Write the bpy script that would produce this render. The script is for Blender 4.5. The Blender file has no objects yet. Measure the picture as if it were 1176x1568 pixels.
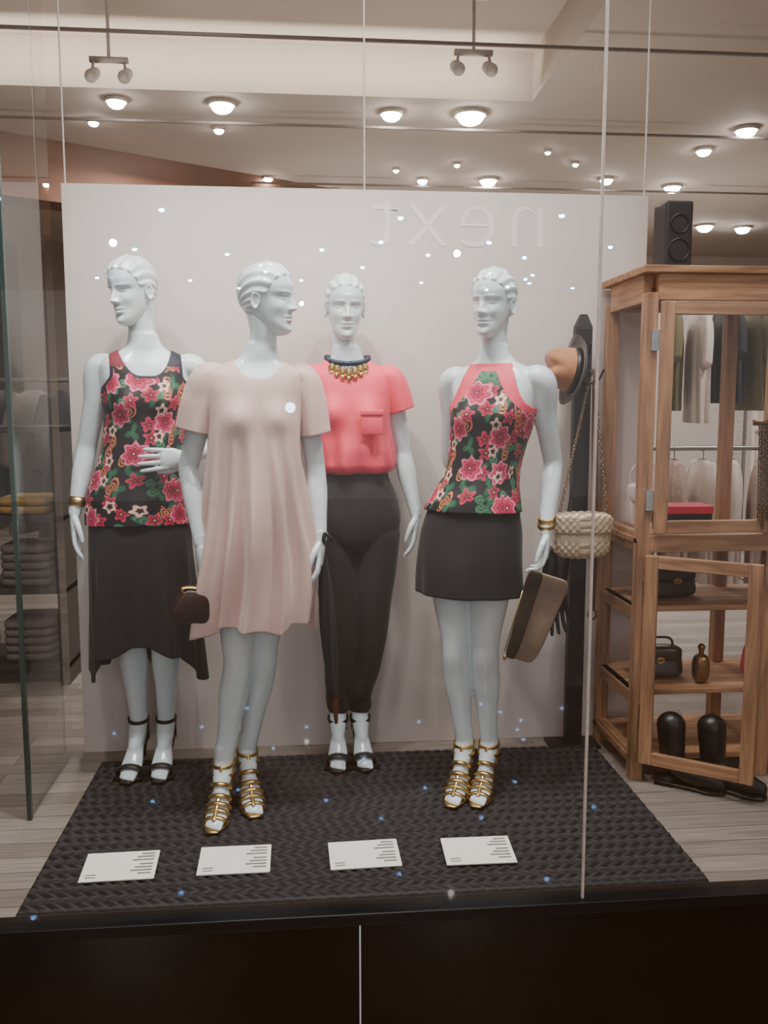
import bpy, bmesh, math, random
import numpy as np
from mathutils import Vector, Matrix
random.seed(3); rng = np.random.default_rng(5)
D = bpy.data; COL = bpy.context.scene.collection
pi = math.pi

# ------------------------------------------------------------------ helpers
def lin(c):
    return tuple(((x/255)/12.92 if x/255 <= .04045 else ((x/255+.055)/1.055)**2.4) for x in c)

def mat(name, rgb, rough=.6, metal=0., noise=.08, nscale=40, bump=0., bscale=200, sheen=0., emit=None, estr=0., stretch=(1,1,1), coat=0.):
    m = D.materials.new(name); m.use_nodes = True
    nt = m.node_tree; b = nt.nodes['Principled BSDF']
    c = lin(rgb)
    tc = nt.nodes.new('ShaderNodeTexCoord'); mp = nt.nodes.new('ShaderNodeMapping')
    mp.inputs['Scale'].default_value = stretch
    nt.links.new(tc.outputs['Object'], mp.inputs['Vector'])
    n = nt.nodes.new('ShaderNodeTexNoise'); n.inputs['Scale'].default_value = nscale
    n.inputs['Detail'].default_value = 5
    nt.links.new(mp.outputs[0], n.inputs['Vector'])
    r = nt.nodes.new('ShaderNodeValToRGB')
    r.color_ramp.elements[0].position = .3; r.color_ramp.elements[1].position = .7
    r.color_ramp.elements[0].color = (*[max(0, x*(1-noise*2)) for x in c], 1)
    r.color_ramp.elements[1].color = (*[min(1, x*(1+noise)) for x in c], 1)
    nt.links.new(n.outputs['Fac'], r.inputs['Fac'])
    nt.links.new(r.outputs['Color'], b.inputs['Base Color'])
    b.inputs['Roughness'].default_value = rough
    b.inputs['Metallic'].default_value = metal
    if sheen: b.inputs['Sheen Weight'].default_value = sheen
    if coat: b.inputs['Coat Weight'].default_value = coat; b.inputs['Coat Roughness'].default_value = .12
    if emit:
        b.inputs['Emission Color'].default_value = (*lin(emit), 1); b.inputs['Emission Strength'].default_value = estr
    if bump:
        n2 = nt.nodes.new('ShaderNodeTexNoise'); n2.inputs['Scale'].default_value = bscale
        nt.links.new(mp.outputs[0], n2.inputs['Vector'])
        bp = nt.nodes.new('ShaderNodeBump'); bp.inputs['Strength'].default_value = bump; bp.inputs['Distance'].default_value = .002
        nt.links.new(n2.outputs['Fac'], bp.inputs['Height']); nt.links.new(bp.outputs[0], b.inputs['Normal'])
    return m

def spl(xs, ys, x, mode='p'):
    xs = np.asarray(xs, float); ys = np.asarray(ys, float); x = np.asarray(x, float)
    if ys.ndim == 2:
        return np.stack([spl(xs, ys[:, k], x, mode) for k in range(ys.shape[1])], -1)
    x = np.clip(x, xs[0], xs[-1]); h = np.diff(xs); d = np.diff(ys)/h
    m = np.zeros(len(xs)); m[0] = d[0]; m[-1] = d[-1]
    for i in range(1, len(xs)-1):
        if mode == 'c': m[i] = (d[i-1]*h[i]+d[i]*h[i-1])/(h[i]+h[i-1])
        elif d[i-1]*d[i] > 0:
            w1 = 2*h[i]+h[i-1]; w2 = h[i]+2*h[i-1]; m[i] = (w1+w2)/(w1/d[i-1]+w2/d[i])
    i = np.clip(np.searchsorted(xs, x)-1, 0, len(h)-1)
    t = (x-xs[i])/h[i]; t2 = t*t; t3 = t2*t
    return (2*t3-3*t2+1)*ys[i]+(t3-2*t2+t)*h[i]*m[i]+(-2*t3+3*t2)*ys[i+1]+(t3-t2)*h[i]*m[i+1]

def sstep(a, b, x):
    t = np.clip((x-a)/(b-a), 0, 1); return t*t*(3-2*t)

def merge(parts):
    V = []; F = []; o = 0
    for v, f in parts:
        V.append(np.asarray(v, float)); F += [tuple(i+o for i in q) for q in f]; o += len(v)
    return np.concatenate(V), F

def obj(name, part, mats, parent=None, loc=(0,0,0), smooth=True, mi=None, uv=None, solid=0, bevel=0, sub=0, rot=None):
    v, f = part
    me = D.meshes.new(name); me.from_pydata([tuple(map(float, p)) for p in v], [], f)
    if not isinstance(mats, (list, tuple)): mats = [mats]
    for m in mats: me.materials.append(m)
    if smooth: me.polygons.foreach_set('use_smooth', [True]*len(me.polygons))
    if mi is not None: me.polygons.foreach_set('material_index', [int(k) for k in mi])
    if uv is not None:
        ul = me.uv_layers.new(name='UVMap')
        idx = np.empty(len(me.loops), dtype=np.int32); me.loops.foreach_get('vertex_index', idx)
        ul.data.foreach_set('uv', np.asarray(uv, float)[idx].ravel())
    me.update()
    o = D.objects.new(name, me); COL.objects.link(o); o.location = loc
    if rot: o.rotation_euler = rot
    if parent: o.parent = parent
    if solid:
        s = o.modifiers.new('solid', 'SOLIDIFY'); s.thickness = solid; s.offset = 0
    if bevel:
        s = o.modifiers.new('bev', 'BEVEL'); s.width = bevel; s.segments = 2; s.limit_method = 'ANGLE'
    if sub:
        s = o.modifiers.new('sub', 'SUBSURF'); s.levels = sub; s.render_levels = sub
    return o

def empty(name, loc=(0,0,0), rotz=0, scale=1):
    e = D.objects.new(name, None); COL.objects.link(e); e.location = loc; e.rotation_euler = (0, 0, rotz); e.scale = (scale,)*3
    e.empty_display_size = .1; return e

def grid_faces(nv, nu, closed=True):
    F = []
    for j in range(nv-1):
        for i in range(nu if closed else nu-1):
            k = (i+1) % nu
            F.append((j*nu+i, j*nu+k, (j+1)*nu+k, (j+1)*nu+i))
    return F

def limb(path, rads, n=24, step=.008, ref=(0,-1,0), caps=True, wr=None):
    P = np.array(path, float)
    R = np.array([(r, r) if np.isscalar(r) else r for r in rads], float)
    L = np.concatenate([[0], np.cumsum(np.linalg.norm(np.diff(P, axis=0), axis=1))])
    m = max(5, int(L[-1]/step)); t = np.linspace(0, L[-1], m)
    C = spl(L, P, t, 'c'); RR = spl(L, R, t, 'p')
    T = np.gradient(C, axis=0); T /= np.linalg.norm(T, axis=1)[:, None]
    cen = list(C); rr = list(RR); tt = list(T)
    if caps:
        for ph in (20, 40, 60, 78):
            a = math.radians(ph); r0 = min(RR[0]); r1 = min(RR[-1])
            cen.insert(0, C[0]-T[0]*r0*math.sin(a)); rr.insert(0, RR[0]*math.cos(a)); tt.insert(0, T[0])
            cen.append(C[-1]+T[-1]*r1*math.sin(a)); rr.append(RR[-1]*math.cos(a)); tt.append(T[-1])
    V = []; ref = np.array(ref, float)
    ang = np.linspace(0, 2*pi, n, endpoint=False)
    for q, (c, r, tg) in enumerate(zip(cen, rr, tt)):
        s = np.cross(tg, ref); s /= np.linalg.norm(s)+1e-9; u = np.cross(s, tg)
        k = np.ones(n)
        if wr is not None: k = 1+wr(ang, q/(len(cen)-1))
        V.append(c+np.outer(np.cos(ang)*r[0]*k, s)+np.outer(np.sin(ang)*r[1]*k, u))
    nv = len(V); V = np.concatenate(V); F = grid_faces(nv, n)
    if caps:
        V = np.vstack([V, cen[0], cen[-1]]); a = nv*n
        F += [(a, (i+1) % n, i) for i in range(n)]
        b = (nv-1)*n
        F += [(a+1, b+i, b+(i+1) % n) for i in range(n)]
    return V, F

def box(c, s, rz=0, ry=0, rx=0):
    x, y, z = [k/2 for k in s]
    v = np.array([(-x,-y,-z),(x,-y,-z),(x,y,-z),(-x,y,-z),(-x,-y,z),(x,-y,z),(x,y,z),(-x,y,z)])
    if rz or ry or rx:
        M = np.array((Matrix.Rotation(rz, 3, 'Z') @ Matrix.Rotation(ry, 3, 'Y') @ Matrix.Rotation(rx, 3, 'X')))
        v = v @ M.T
    return v+np.array(c), [(0,3,2,1),(4,5,6,7),(0,1,5,4),(1,2,6,5),(2,3,7,6),(3,0,4,7)]

def bx(x0, x1, y0, y1, z0, z1):
    return box(((x0+x1)/2, (y0+y1)/2, (z0+z1)/2), (x1-x0, y1-y0, z1-z0))

def ball(c, r, n=16, m=10, sq=1.):
    if np.isscalar(r): r = (r, r, r)
    th = np.linspace(0, 2*pi, n, endpoint=False); V = []
    f = lambda a: np.sign(a)*np.abs(a)**sq
    for j in range(m+1):
        p = -pi/2+pi*j/m
        p = max(min(p, pi/2-.02), -pi/2+.02)
        V.append(np.stack([f(np.cos(th))*f(np.cos(p))*r[0], f(np.sin(th))*f(np.cos(p))*r[1], np.full(n, f(np.sin(p))*r[2])], -1))
    V = np.concatenate(V)+np.array(c)
    F = grid_faces(m+1, n); F.append(tuple(range(n-1, -1, -1))); F.append(tuple(m*n+i for i in range(n)))
    return V, F

def band(c, axis, up, ra, rb, w, th, n=36, arc=(0, 2*pi)):
    axis = np.array(axis, float); axis /= np.linalg.norm(axis); up = np.array(up, float)
    up = up-axis*np.dot(up, axis); up /= np.linalg.norm(up); s = np.cross(axis, up); c = np.array(c, float)
    full = abs(arc[1]-arc[0]-2*pi) < 1e-6
    A = np.linspace(arc[0], arc[1], n, endpoint=not full); V = []
    for a in A:
        for dr, dw in ((-1,-1),(1,-1),(1,1),(-1,1)):
            V.append(c+s*math.cos(a)*(ra+dr*th/2)+up*math.sin(a)*(rb+dr*th/2)+axis*dw*w/2)
    F = []
    for i in range(n if full else n-1):
        k = (i+1) % n
        for q in range(4):
            p = (q+1) % 4
            F.append((i*4+q, k*4+q, k*4+p, i*4+p))
    return np.array(V), F

def remesh(parts, voxel, smooth=4):
    v, f = merge(parts)
    me = D.meshes.new('tmp'); me.from_pydata([tuple(p) for p in v], [], f)
    o = D.objects.new('tmp', me); COL.objects.link(o)
    r = o.modifiers.new('r', 'REMESH'); r.mode = 'VOXEL'; r.voxel_size = voxel
    if smooth:
        s = o.modifiers.new('s', 'SMOOTH'); s.iterations = smooth; s.factor = .5
    dg = bpy.context.evaluated_depsgraph_get(); m2 = D.meshes.new_from_object(o.evaluated_get(dg))
    co = np.empty(len(m2.vertices)*3); m2.vertices.foreach_get('co', co)
    F = [tuple(p.vertices) for p in m2.polygons]
    D.objects.remove(o); D.meshes.remove(me); D.meshes.remove(m2)
    return co.reshape(-1, 3), F

def xf(part, M):
    v, f = part; M = np.array(M)
    return v @ M[:3, :3].T+M[:3, 3], f

# ------------------------------------------------------------------ materials
SKIN = mat('mannequin_white', (224, 236, 238), .22, noise=.01, coat=.5)
GOLD = mat('gold_metal', (226, 190, 120), .28, 1., noise=.1)
SILVER = mat('silver_metal', (205, 205, 205), .3, 1.)
BLACKLEA = mat('black_leather', (22, 20, 20), .35, bump=.3, bscale=300)
BROWNLEA = mat('brown_leather', (92, 54, 34), .4, bump=.3)
DRESS = mat('blush_crepe', (218, 186, 176), .45, noise=.02, sheen=.3, bump=.15, bscale=700)
CORAL = mat('coral_chiffon', (252, 78, 100), .6, noise=.03, sheen=.15, bump=.1, bscale=700)
PINKTRIM = mat('pink_trim', (240, 84, 102), .55, noise=.03)
CHAR = mat('charcoal_wool', (52, 45, 44), .85, noise=.1, sheen=.15, bump=.3, bscale=600)
BLACKCL = mat('black_crepe', (27, 23, 23), .8, noise=.1, sheen=.1, bump=.2, bscale=600)
NAVYTRIM = mat('navy_trim', (26, 26, 44), .6)
REDTRIM = mat('red_trim', (130, 34, 50), .6)

def floral():
    m = D.materials.new('floral_print'); m.use_nodes = True; nt = m.node_tree; N = nt.nodes; Lk = nt.links
    b = N['Principled BSDF']; b.inputs['Roughness'].default_value = .55
    uv = N.new('ShaderNodeUVMap'); uv.uv_map = 'UVMap'
    wn = N.new('ShaderNodeTexNoise'); wn.inputs['Scale'].default_value = 34
    Lk.new(uv.outputs[0], wn.inputs['Vector'])
    def math_(op, a, c=None, d=None):
        n = N.new('ShaderNodeMath'); n.operation = op
        for i, k in enumerate((a, c, d)):
            if k is None: continue
            if isinstance(k, (int, float)): n.inputs[i].default_value = k
            else: Lk.new(k, n.inputs[i])
        return n.outputs[0]
    def layer(scale, off, pet, R0, A, keep, stretch=(1, 1), rot=0.):
        mp = N.new('ShaderNodeMapping'); mp.inputs['Location'].default_value = (off, off*.7, 0)
        mp.inputs['Rotation'].default_value = (0, 0, rot)
        mp.inputs['Scale'].default_value = (scale*stretch[0], scale*stretch[1], 1)
        Lk.new(uv.outputs[0], mp.inputs[0])
        v = N.new('ShaderNodeTexVoronoi'); v.voronoi_dimensions = '2D'; v.inputs['Scale'].default_value = 1
        v.inputs['Randomness'].default_value = .85
        Lk.new(mp.outputs[0], v.inputs['Vector'])
        d = N.new('ShaderNodeVectorMath'); d.operation = 'SUBTRACT'
        Lk.new(mp.outputs[0], d.inputs[0]); Lk.new(v.outputs['Position'], d.inputs[1])
        s = N.new('ShaderNodeSeparateXYZ'); Lk.new(d.outputs[0], s.inputs[0])
        sc = N.new('ShaderNodeSeparateColor'); Lk.new(v.outputs['Color'], sc.inputs[0])
        an = math_('ARCTAN2', s.outputs['Y'], s.outputs['X'])
        an = math_('ADD', math_('MULTIPLY', an, pet), math_('MULTIPLY', sc.outputs[0], 6.28))
        cs = math_('COSINE', an)
        R = math_('MULTIPLY_ADD', cs, A, R0)
        dd = math_('ADD', v.outputs['Distance'], math_('MULTIPLY_ADD', wn.outputs['Fac'], .16, -.08))
        mk = N.new('ShaderNodeClamp'); Lk.new(math_('MULTIPLY', math_('SUBTRACT', R, dd), 25), mk.inputs[0])
        kp = math_('GREATER_THAN', sc.outputs[1], 1-keep)
        return math_('MULTIPLY', mk.outputs[0], kp), math_('DIVIDE', dd, R), cs
    def ramp(fac, els):
        r = N.new('ShaderNodeValToRGB'); e = r.color_ramp.elements
        e[0].position = els[0][0]; e[0].color = (*lin(els[0][1]), 1)
        e[1].position = els[-1][0]; e[1].color = (*lin(els[-1][1]), 1)
        for p, c in els[1:-1]:
            q = e.new(p); q.color = (*lin(c), 1)
        Lk.new(fac, r.inputs[0]); return r.outputs[0]
    def mix(f, a, c):
        n = N.new('ShaderNodeMix'); n.data_type = 'RGBA'; Lk.new(f, n.inputs[0])
        if isinstance(a, tuple): n.inputs[6].default_value = a
        else: Lk.new(a, n.inputs[6])
        Lk.new(c, n.inputs[7]); return n.outputs[2]
    col = (*lin((20, 15, 18)), 1)
    mk, r, cs = layer(16, 1.3, 3, .34, .17, .75, (1, .8), .5)
    col = mix(mk, col, ramp(r, [(0, (150, 180, 120)), (.12, (52, 112, 78)), (.7, (34, 92, 66)), (1, (18, 52, 44))]))
    mk, r, cs = layer(14, 7.7, 2, .30, .20, .65, (.8, 1), -.6)
    col = mix(mk, col, ramp(math_('FRACT', math_('MULTIPLY', r, 3.)), [(0, (104, 150, 108)), (.5, (44, 104, 76)), (1, (26, 72, 56))]))
    mk, r, cs = layer(13, 4.1, 2, .30, .16, .5, (1, .7), 1.1)
    wv = math_('FRACT', math_('MULTIPLY', r, 3.5))
    col = mix(mk, col, ramp(wv, [(0, (30, 16, 16)), (.4, (60, 24, 20)), (.55, (216, 112, 62)), (1, (228, 160, 112))]))
    mk, r, cs = layer(15, 11.3, 5, .33, .10, .6)
    col = mix(mk, col, ramp(r, [(0, (240, 220, 190)), (.15, (90, 12, 34)), (.6, (178, 28, 66)), (.85, (214, 52, 90)), (1, (236, 96, 124))]))
    mk, r, cs = layer(8.8, 17.9, 7, .36, .05, .66)
    col = mix(mk, col, ramp(r, [(0, (250, 230, 170)), (.10, (90, 8, 34)), (.30, (206, 36, 84)), (.44, (120, 14, 46)), (.52, (230, 70, 112)), (.72, (190, 34, 80)), (.80, (242, 116, 146)), (1, (252, 156, 176))]))
    mk, r, cs = layer(12, 23.3, 5, .24, .05, .36)
    col = mix(mk, col, ramp(r, [(0, (50, 18, 24)), (.38, (80, 26, 30)), (.5, (240, 214, 186)), (1, (244, 170, 166))]))
    Lk.new(col, b.inputs['Base Color'])
    return m
FLORAL = floral()

def wood(name, c1, c2, stretch, scale=6, rough=.6):
    m = D.materials.new(name); m.use_nodes = True; nt = m.node_tree; b = nt.nodes['Principled BSDF']
    tc = nt.nodes.new('ShaderNodeTexCoord'); mp = nt.nodes.new('ShaderNodeMapping'); mp.inputs['Scale'].default_value = stretch
    nt.links.new(tc.outputs['Object'], mp.inputs[0])
    n = nt.nodes.new('ShaderNodeTexNoise'); n.inputs['Scale'].default_value = scale; n.inputs['Detail'].default_value = 8; n.inputs['Distortion'].default_value = .6
    nt.links.new(mp.outputs[0], n.inputs['Vector'])
    r = nt.nodes.new('ShaderNodeValToRGB'); e = r.color_ramp.elements
    e[0].position = .32; e[1].position = .68; e[0].color = (*lin(c1), 1); e[1].color = (*lin(c2), 1)
    nt.links.new(n.outputs['Fac'], r.inputs[0]); nt.links.new(r.outputs[0], b.inputs['Base Color'])
    bp = nt.nodes.new('ShaderNodeBump'); bp.inputs['Strength'].default_value = .25; bp.inputs['Distance'].default_value = .002
    nt.links.new(n.outputs['Fac'], bp.inputs['Height']); nt.links.new(bp.outputs[0], b.inputs['Normal'])
    b.inputs['Roughness'].default_value = rough
    return m
W1, W2 = (134, 95, 67), (192, 146, 108)
WOODV = wood('oak_vertical', W1, W2, (6, 6, .6))
WOODH = wood('oak_horizontal', W1, W2, (.6, 6, 6))
WOODY = wood('oak_depth', W1, W2, (6, .6, 6))

# ------------------------------------------------------------------ body tables  (z, half width, front, back)
BODY = [(.80,.120,.070,.080),(.84,.150,.085,.097),(.92,.166,.095,.11),(1.00,.155,.092,.095),(1.08,.124,.084,.076),(1.13,.115,.081,.070),
        (1.20,.120,.086,.076),(1.26,.132,.092,.083),(1.31,.141,.096,.087),(1.36,.148,.092,.088),(1.40,.152,.084,.085),(1.43,.152,.073,.079),
        (1.452,.138,.062,.070),(1.470,.108,.054,.062),(1.484,.078,.050,.056),(1.505,.058,.050,.054),(1.54,.050,.048,.050)]
def offs(tab, o, extra=None):
    return [(z, w+o, f+o, b+o) for z, w, f, b in tab]
def cutz(tab, z0, z1):
    return [r for r in tab if z0 <= r[0] <= z1]

def surf(tab, nu, step, fold=None, zwarp=None, bust=.026, e=2.35, closed=False):
    T = np.array(tab); s = np.concatenate([[0], np.cumsum(np.hypot(np.diff(T[:, 0]), np.diff(T[:, 1])))])
    nv = max(8, int(s[-1]/step)); ss = np.linspace(0, s[-1], nv); Q = spl(s, T, ss, 'p')
    if closed: th = np.linspace(-pi/2, 1.5*pi, nu, endpoint=False)
    else: th = np.linspace(-pi/2, 1.5*pi, nu)
    c, sn = np.cos(th), np.sin(th); k = 2/e
    cx = np.sign(c)*np.abs(c)**k; sy = np.sign(sn)*np.abs(sn)**k
    Z = np.repeat(Q[:, :1], nu, 1); X = Q[:, 1:2]*cx
    Y = -np.where(sn > 0, Q[:, 2:3], Q[:, 3:4])*sy
    TH = np.repeat(th[None], nv, 0)
    fw = sstep(.1, .7, np.repeat(sn[None], nv, 0))
    Y = Y-bust*fw*np.exp(-((np.abs(X)-.066)/.045)**2-((Z-1.30)/.05)**2)
    if fold is not None:
        d = fold(TH, Z); rr = np.hypot(X, Y)+1e-6
        X = X+X/rr*d; Y = Y+Y/rr*d
    if zwarp is not None: Z = zwarp(TH, Z)
    P = np.stack([X, Y, Z], -1).reshape(-1, 3)
    UV = np.stack([TH*.155, Z], -1).reshape(-1, 2)
    return P, nv, nu, UV

def garment(name, tab, spine, mats, parent, cut=None, midx=None, nu=190, step=.0065, fold=None, zwarp=None, bust=.026, solid=.003):
    P, nv, nu, UV = surf(tab, nu, step, fold, zwarp, bust)
    F = grid_faces(nv, nu, False); Fa = np.array(F)
    C = P[Fa].mean(1); keep = np.ones(len(F), bool)
    if cut is not None: keep = ~cut(C)
    mi = np.zeros(len(F), int)
    if midx is not None: mi = midx(C)
    if cut is not None:
        cutv = set(Fa[~keep].ravel()) & set(Fa[keep].ravel())
        cnt = {}
        for q in Fa[keep]:
            for a, b in zip(q, np.roll(q, -1)):
                k = (min(a, b), max(a, b)); cnt[k] = cnt.get(k, 0)+1
        adj = {}
        for (a, b), c in cnt.items():
            if c == 1 and a in cutv and b in cutv:
                adj.setdefault(a, []).append(b); adj.setdefault(b, []).append(a)
        for it in range(10):
            new = {a: (P[a]*.5+.5*(P[n[0]]+P[n[1]])/2) for a, n in adj.items() if len(n) == 2}
            for a, p in new.items(): P[a] = p
    P = deform(P, spine)
    return obj(name, (P, [tuple(q) for q in Fa[keep]]), mats, parent, mi=mi[keep], uv=UV, solid=solid)

def deform(P, spine):
    S = np.array(spine, float); P = np.array(P, float)
    q = spl(S[:, 0], S[:, 1:], P[:, 2], 'c'); a = np.radians(q[:, 2])
    x = P[:, 0]*np.cos(a)-P[:, 1]*np.sin(a)+q[:, 0]; y = P[:, 0]*np.sin(a)+P[:, 1]*np.cos(a)+q[:, 1]
    return np.stack([x, y, P[:, 2]], -1)

# ------------------------------------------------------------------ head
def head(yaw, tilt, roll, loc):
    nz, nu = 180, 220
    zt = [0,.006,.018,.035,.055,.08,.115,.15,.18,.205,.222,.232]
    f = [.050,.068,.078,.080,.080,.081,.079,.084,.077,.058,.034,.0]
    b = [-.034,-.018,.002,.024,.052,.073,.090,.098,.092,.072,.042,.004]
    w = [.008,.020,.032,.042,.050,.057,.064,.068,.063,.048,.030,.001]
    z = .232*(1-np.cos(np.linspace(.02, pi, nz)))/2
    ff, bb, ww = spl(zt, f, z), spl(zt, b, z), spl(zt, w, z)
    th = np.linspace(0, 2*pi, nu, endpoint=False); c, s = np.cos(th), np.sin(th); k = 2/2.05
    X = ww[:, None]*np.sign(c)*np.abs(c)**k
    hd = (ff+bb)/2; cy = (bb-ff)/2
    Y = cy[:, None]-hd[:, None]*np.sign(s)*np.abs(s)**k
    Z = np.repeat(z[:, None], nu, 1)
    fr = sstep(.15, .5, np.repeat(s[None], nz, 0))
    g = lambda x0, z0, sx, sz: np.exp(-((np.abs(X)-x0)/sx)**2-((Z-z0)/sz)**2)
    amp = spl([.066,.076,.085,.10,.118,.138], [0,.007,.024,.018,.009,.003], Z); amp = np.where((Z < .066) | (Z > .16), 0, amp)
    sx = spl([.076,.086,.10,.13], [.012,.0115,.008,.009], Z)
    d = amp*np.exp(-(X/sx)**2)
    d += .006*g(.0115, .082, .0055, .006)
    d += -.013*g(.030, .117, .016, .010)+.009*g(.030, .1145, .0115, .0062)-.0035*g(.030,.1105,.010,.0018)
    d += .004*g(.030, .134, .020, .006)+.004*g(.042, .088, .016, .016)-.003*g(.034,.058,.012,.018)
    d += .0075*g(0, .0600, .0155, .0045)+.0085*g(0, .0488, .0125, .0050)-.0035*g(0, .0545, .0165, .0020)-.004*g(0,.038,.018,.006)
    d += .007*g(0, .018, .018, .013)
    Y = Y-d*fr
    hz = spl([-.09,-.075,-.05,-.035,-.022,-.005,.012,.03,.1], [.190,.186,.168,.146,.122,.118,.112,.080,.045], Y)
    hw = sstep(-.001, .007, Z-hz)
    ph = np.arctan2(X, np.maximum(Z-.085, -.02))
    wav = ph*25+1.1*np.sin(Y*30+1.5*ph)
    dd = hw*(.0035+.0024*np.cos(wav)*sstep(.2315, .215, Z)+.006*np.exp(-((Y-.09)/.02)**2-((Z-.10)/.03)**2))
    R = np.stack([X, Y, Z-.12], -1); R /= np.linalg.norm(R, axis=-1)[..., None]
    P = np.stack([X, Y, Z], -1)+R*dd[..., None]
    P = P.reshape(-1, 3); F = grid_faces(nz, nu); F.append(tuple(range(nu-1, -1, -1))); F.append(tuple((nz-1)*nu+i for i in range(nu)))
    parts = [(P, F)]
    for sd in (-1, 1):
        v, fc = ball((0, 0, 0), (.0065, .015, .028), 28, 18)
        u = v[:, 1]/.015; t = v[:, 2]/.028; q = np.sqrt(u*u+t*t)
        v[:, 0] += .005*np.exp(-((q-.85)/.2)**2)-.005*np.exp(-((q-.35)/.3)**2)
        v[:, 1] *= 1+.25*t; v[:, 0] += .004*u
        v[:, 0] *= sd
        parts.append((v+np.array((sd*.0645, .008, .104)), fc if sd > 0 else [tuple(reversed(q)) for q in fc]))
    M = Matrix.Translation(loc) @ Matrix.Rotation(math.radians(yaw), 4, 'Z') @ Matrix.Rotation(math.radians(tilt), 4, 'X') @ Matrix.Rotation(math.radians(roll), 4, 'Y')
    return xf(merge(parts), M)

def nrm(v):
    v = np.array(v, float); return v/np.linalg.norm(v)

def hand(wr, d, n, side=1, curl=18, spread=1., sc=1.):
    wr = np.array(wr, float); d = nrm(d); n = np.array(n, float); n = nrm(n-d*np.dot(n, d)); s = np.cross(d, n)*side
    parts = [limb([wr-d*.02, wr+d*.012*sc, wr+d*.05*sc, wr+d*.082*sc], [(.0215,.018), (.023,.0165), (.036,.0145), (.036,.011)], ref=n, step=.006)]
    for off, ln, sp in ((.0285, .96, .10), (.0098, 1.06, .03), (-.0095, 1.0, -.04), (-.0275, .80, -.12)):
        p = wr+d*.070*sc+s*off*sc; dd = nrm(d+s*sp*spread); pts = [p]; a = 0
        for L, k in ((.042, .5), (.027, 1.1), (.021, .9)):
            a += math.radians(curl*k); pts.append(pts[-1]+(dd*math.cos(a)+n*math.sin(a))*L*ln*sc)
        parts.append(limb(pts, [.0088, .0082, .0073, .0058], n=14, step=.005, ref=s))
    dd = nrm(d*.72+s*.62+n*.32); p = wr+d*.016*sc+s*.012*sc
    p2 = p+dd*.042*sc; p3 = p2+nrm(d*.93+s*.2+n*.3)*.030*sc; p4 = p3+nrm(d*.97+n*.25)*.024*sc
    parts.append(limb([p, p2, p3, p4], [.013, .0108, .0090, .0070], n=14, step=.005, ref=n))
    return remesh(parts, .0026, 2)

HH = .078
def foot_parts(a, dirv, h=HH):
    F = nrm((dirv[0], dirv[1], 0)); S = np.array((F[1], -F[0], 0)); B = np.array((a[0], a[1], 0.))
    pt = lambda f, z, s=0: B+F*f+S*s+np.array((0, 0, z))
    body = [limb([pt(-.044, h+.024), pt(.0, h*.92+.024), pt(.04, h*.66+.028), pt(.08, h*.28+.026), pt(.118, .026), pt(.160, .018)],
                 [(.023,.021), (.026,.026), (.027,.027), (.034,.024), (.038,.018), (.026,.010)], ref=(0,0,1)),
            limb([np.array(a)+np.array((0,0,.05)), pt(.0, h+.075), pt(.02, h+.045), pt(.065, h*.42+.045)], [.030, .033, .032, .022])]
    for i, (s, L) in enumerate(((.022, .020), (.009, .016), (-.003, .012), (-.014, .006), (-.024, 0))):
        body.append(limb([pt(.145, .018, -s*np.sign(S[0]*0+1)), pt(.165+L, .011, -s)], [.010-.0012*i*.6, .0078-.0005*i], n=12, step=.006))
    return body, pt, F, S

def shoe(a, dirv, style, parent, h=HH):
    body, pt, F, S = foot_parts(a, dirv, h)
    M = {'glad': GOLD, 'slide': BLACKLEA, 'sling': BLACKLEA}[style]
    Z = np.array((0, 0, 1.))
    parts = [limb([pt(-.062, h-.002), pt(-.02, h*.96-.004), pt(.03, h*.68-.002), pt(.075, h*.24), pt(.118, .005), pt(.196, .005)],
                  [(.020,.005), (.026,.005), (.026,.005), (.032,.005), (.041,.005), (.020,.005)], ref=(0,0,1), step=.006),
             limb([pt(-.050, h-.004), pt(-.056, h*.5), pt(-.060, .004)], [(.020,.018), (.011,.010), (.008,.008)], ref=tuple(F), n=16),]
    if style in ('slide', 'sling'):
        parts.append(box(pt(.135, .004), (.07, .10, .008), rz=math.atan2(F[1], F[0])))
    T = lambda x, z: F*x+Z*z
    if style == 'glad':
        for f, z, ra, rb, ax in ((.150,.017,.037,.019,T(1,-.1)), (.122,.026,.042,.024,T(1,-.25)), (.096,.038,.041,.030,T(1,-.6)), (.070,.056,.037,.034,T(1,-.9)), (.042,.085,.034,.040,T(1,-1.2))):
            parts.append(band(pt(f, z), ax, Z, ra, rb, .013, .0035))
        for z, r, fo in ((h+.05,.038,.008), (h+.078,.0365,.003)):
            parts.append(band(pt(fo, z), Z+F*.15, F, r, r*1.05, .012, .0035))
        parts.append(limb([pt(.165,.032), pt(.12,.054), pt(.085,.080), pt(.055,.112), pt(.040,h+.078)], [(.006,.0025)]*5, ref=tuple(S*0+F+Z), n=10))
        parts.append(band(pt(-.012, h+.028), Z, F, .031, .042, .030, .003, arc=(pi, 2*pi)))
    elif style == 'slide':
        parts.append(band(pt(.135,.021), T(1,-.15), Z, .043, .023, .032, .004))
        parts.append(band(pt(.004,h+.060), Z+F*.2, F, .038, .041, .014, .004))
        parts.append(band(pt(-.010, h+.026), Z, F, .031, .044, .035, .003, arc=(pi, 2*pi)))
    else:
        parts.append(band(pt(.138,.021), T(1,-.15), Z, .043, .023, .026, .004))
        parts.append(band(pt(.0,h+.085), Z+F*.1, F, .036, .038, .012, .004))
        parts.append(band(pt(-.012, h+.04), Z, F, .032, .044, .07, .003, arc=(pi, 2*pi)))
    obj('sandal', merge(parts), M, parent)
    return body

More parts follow.
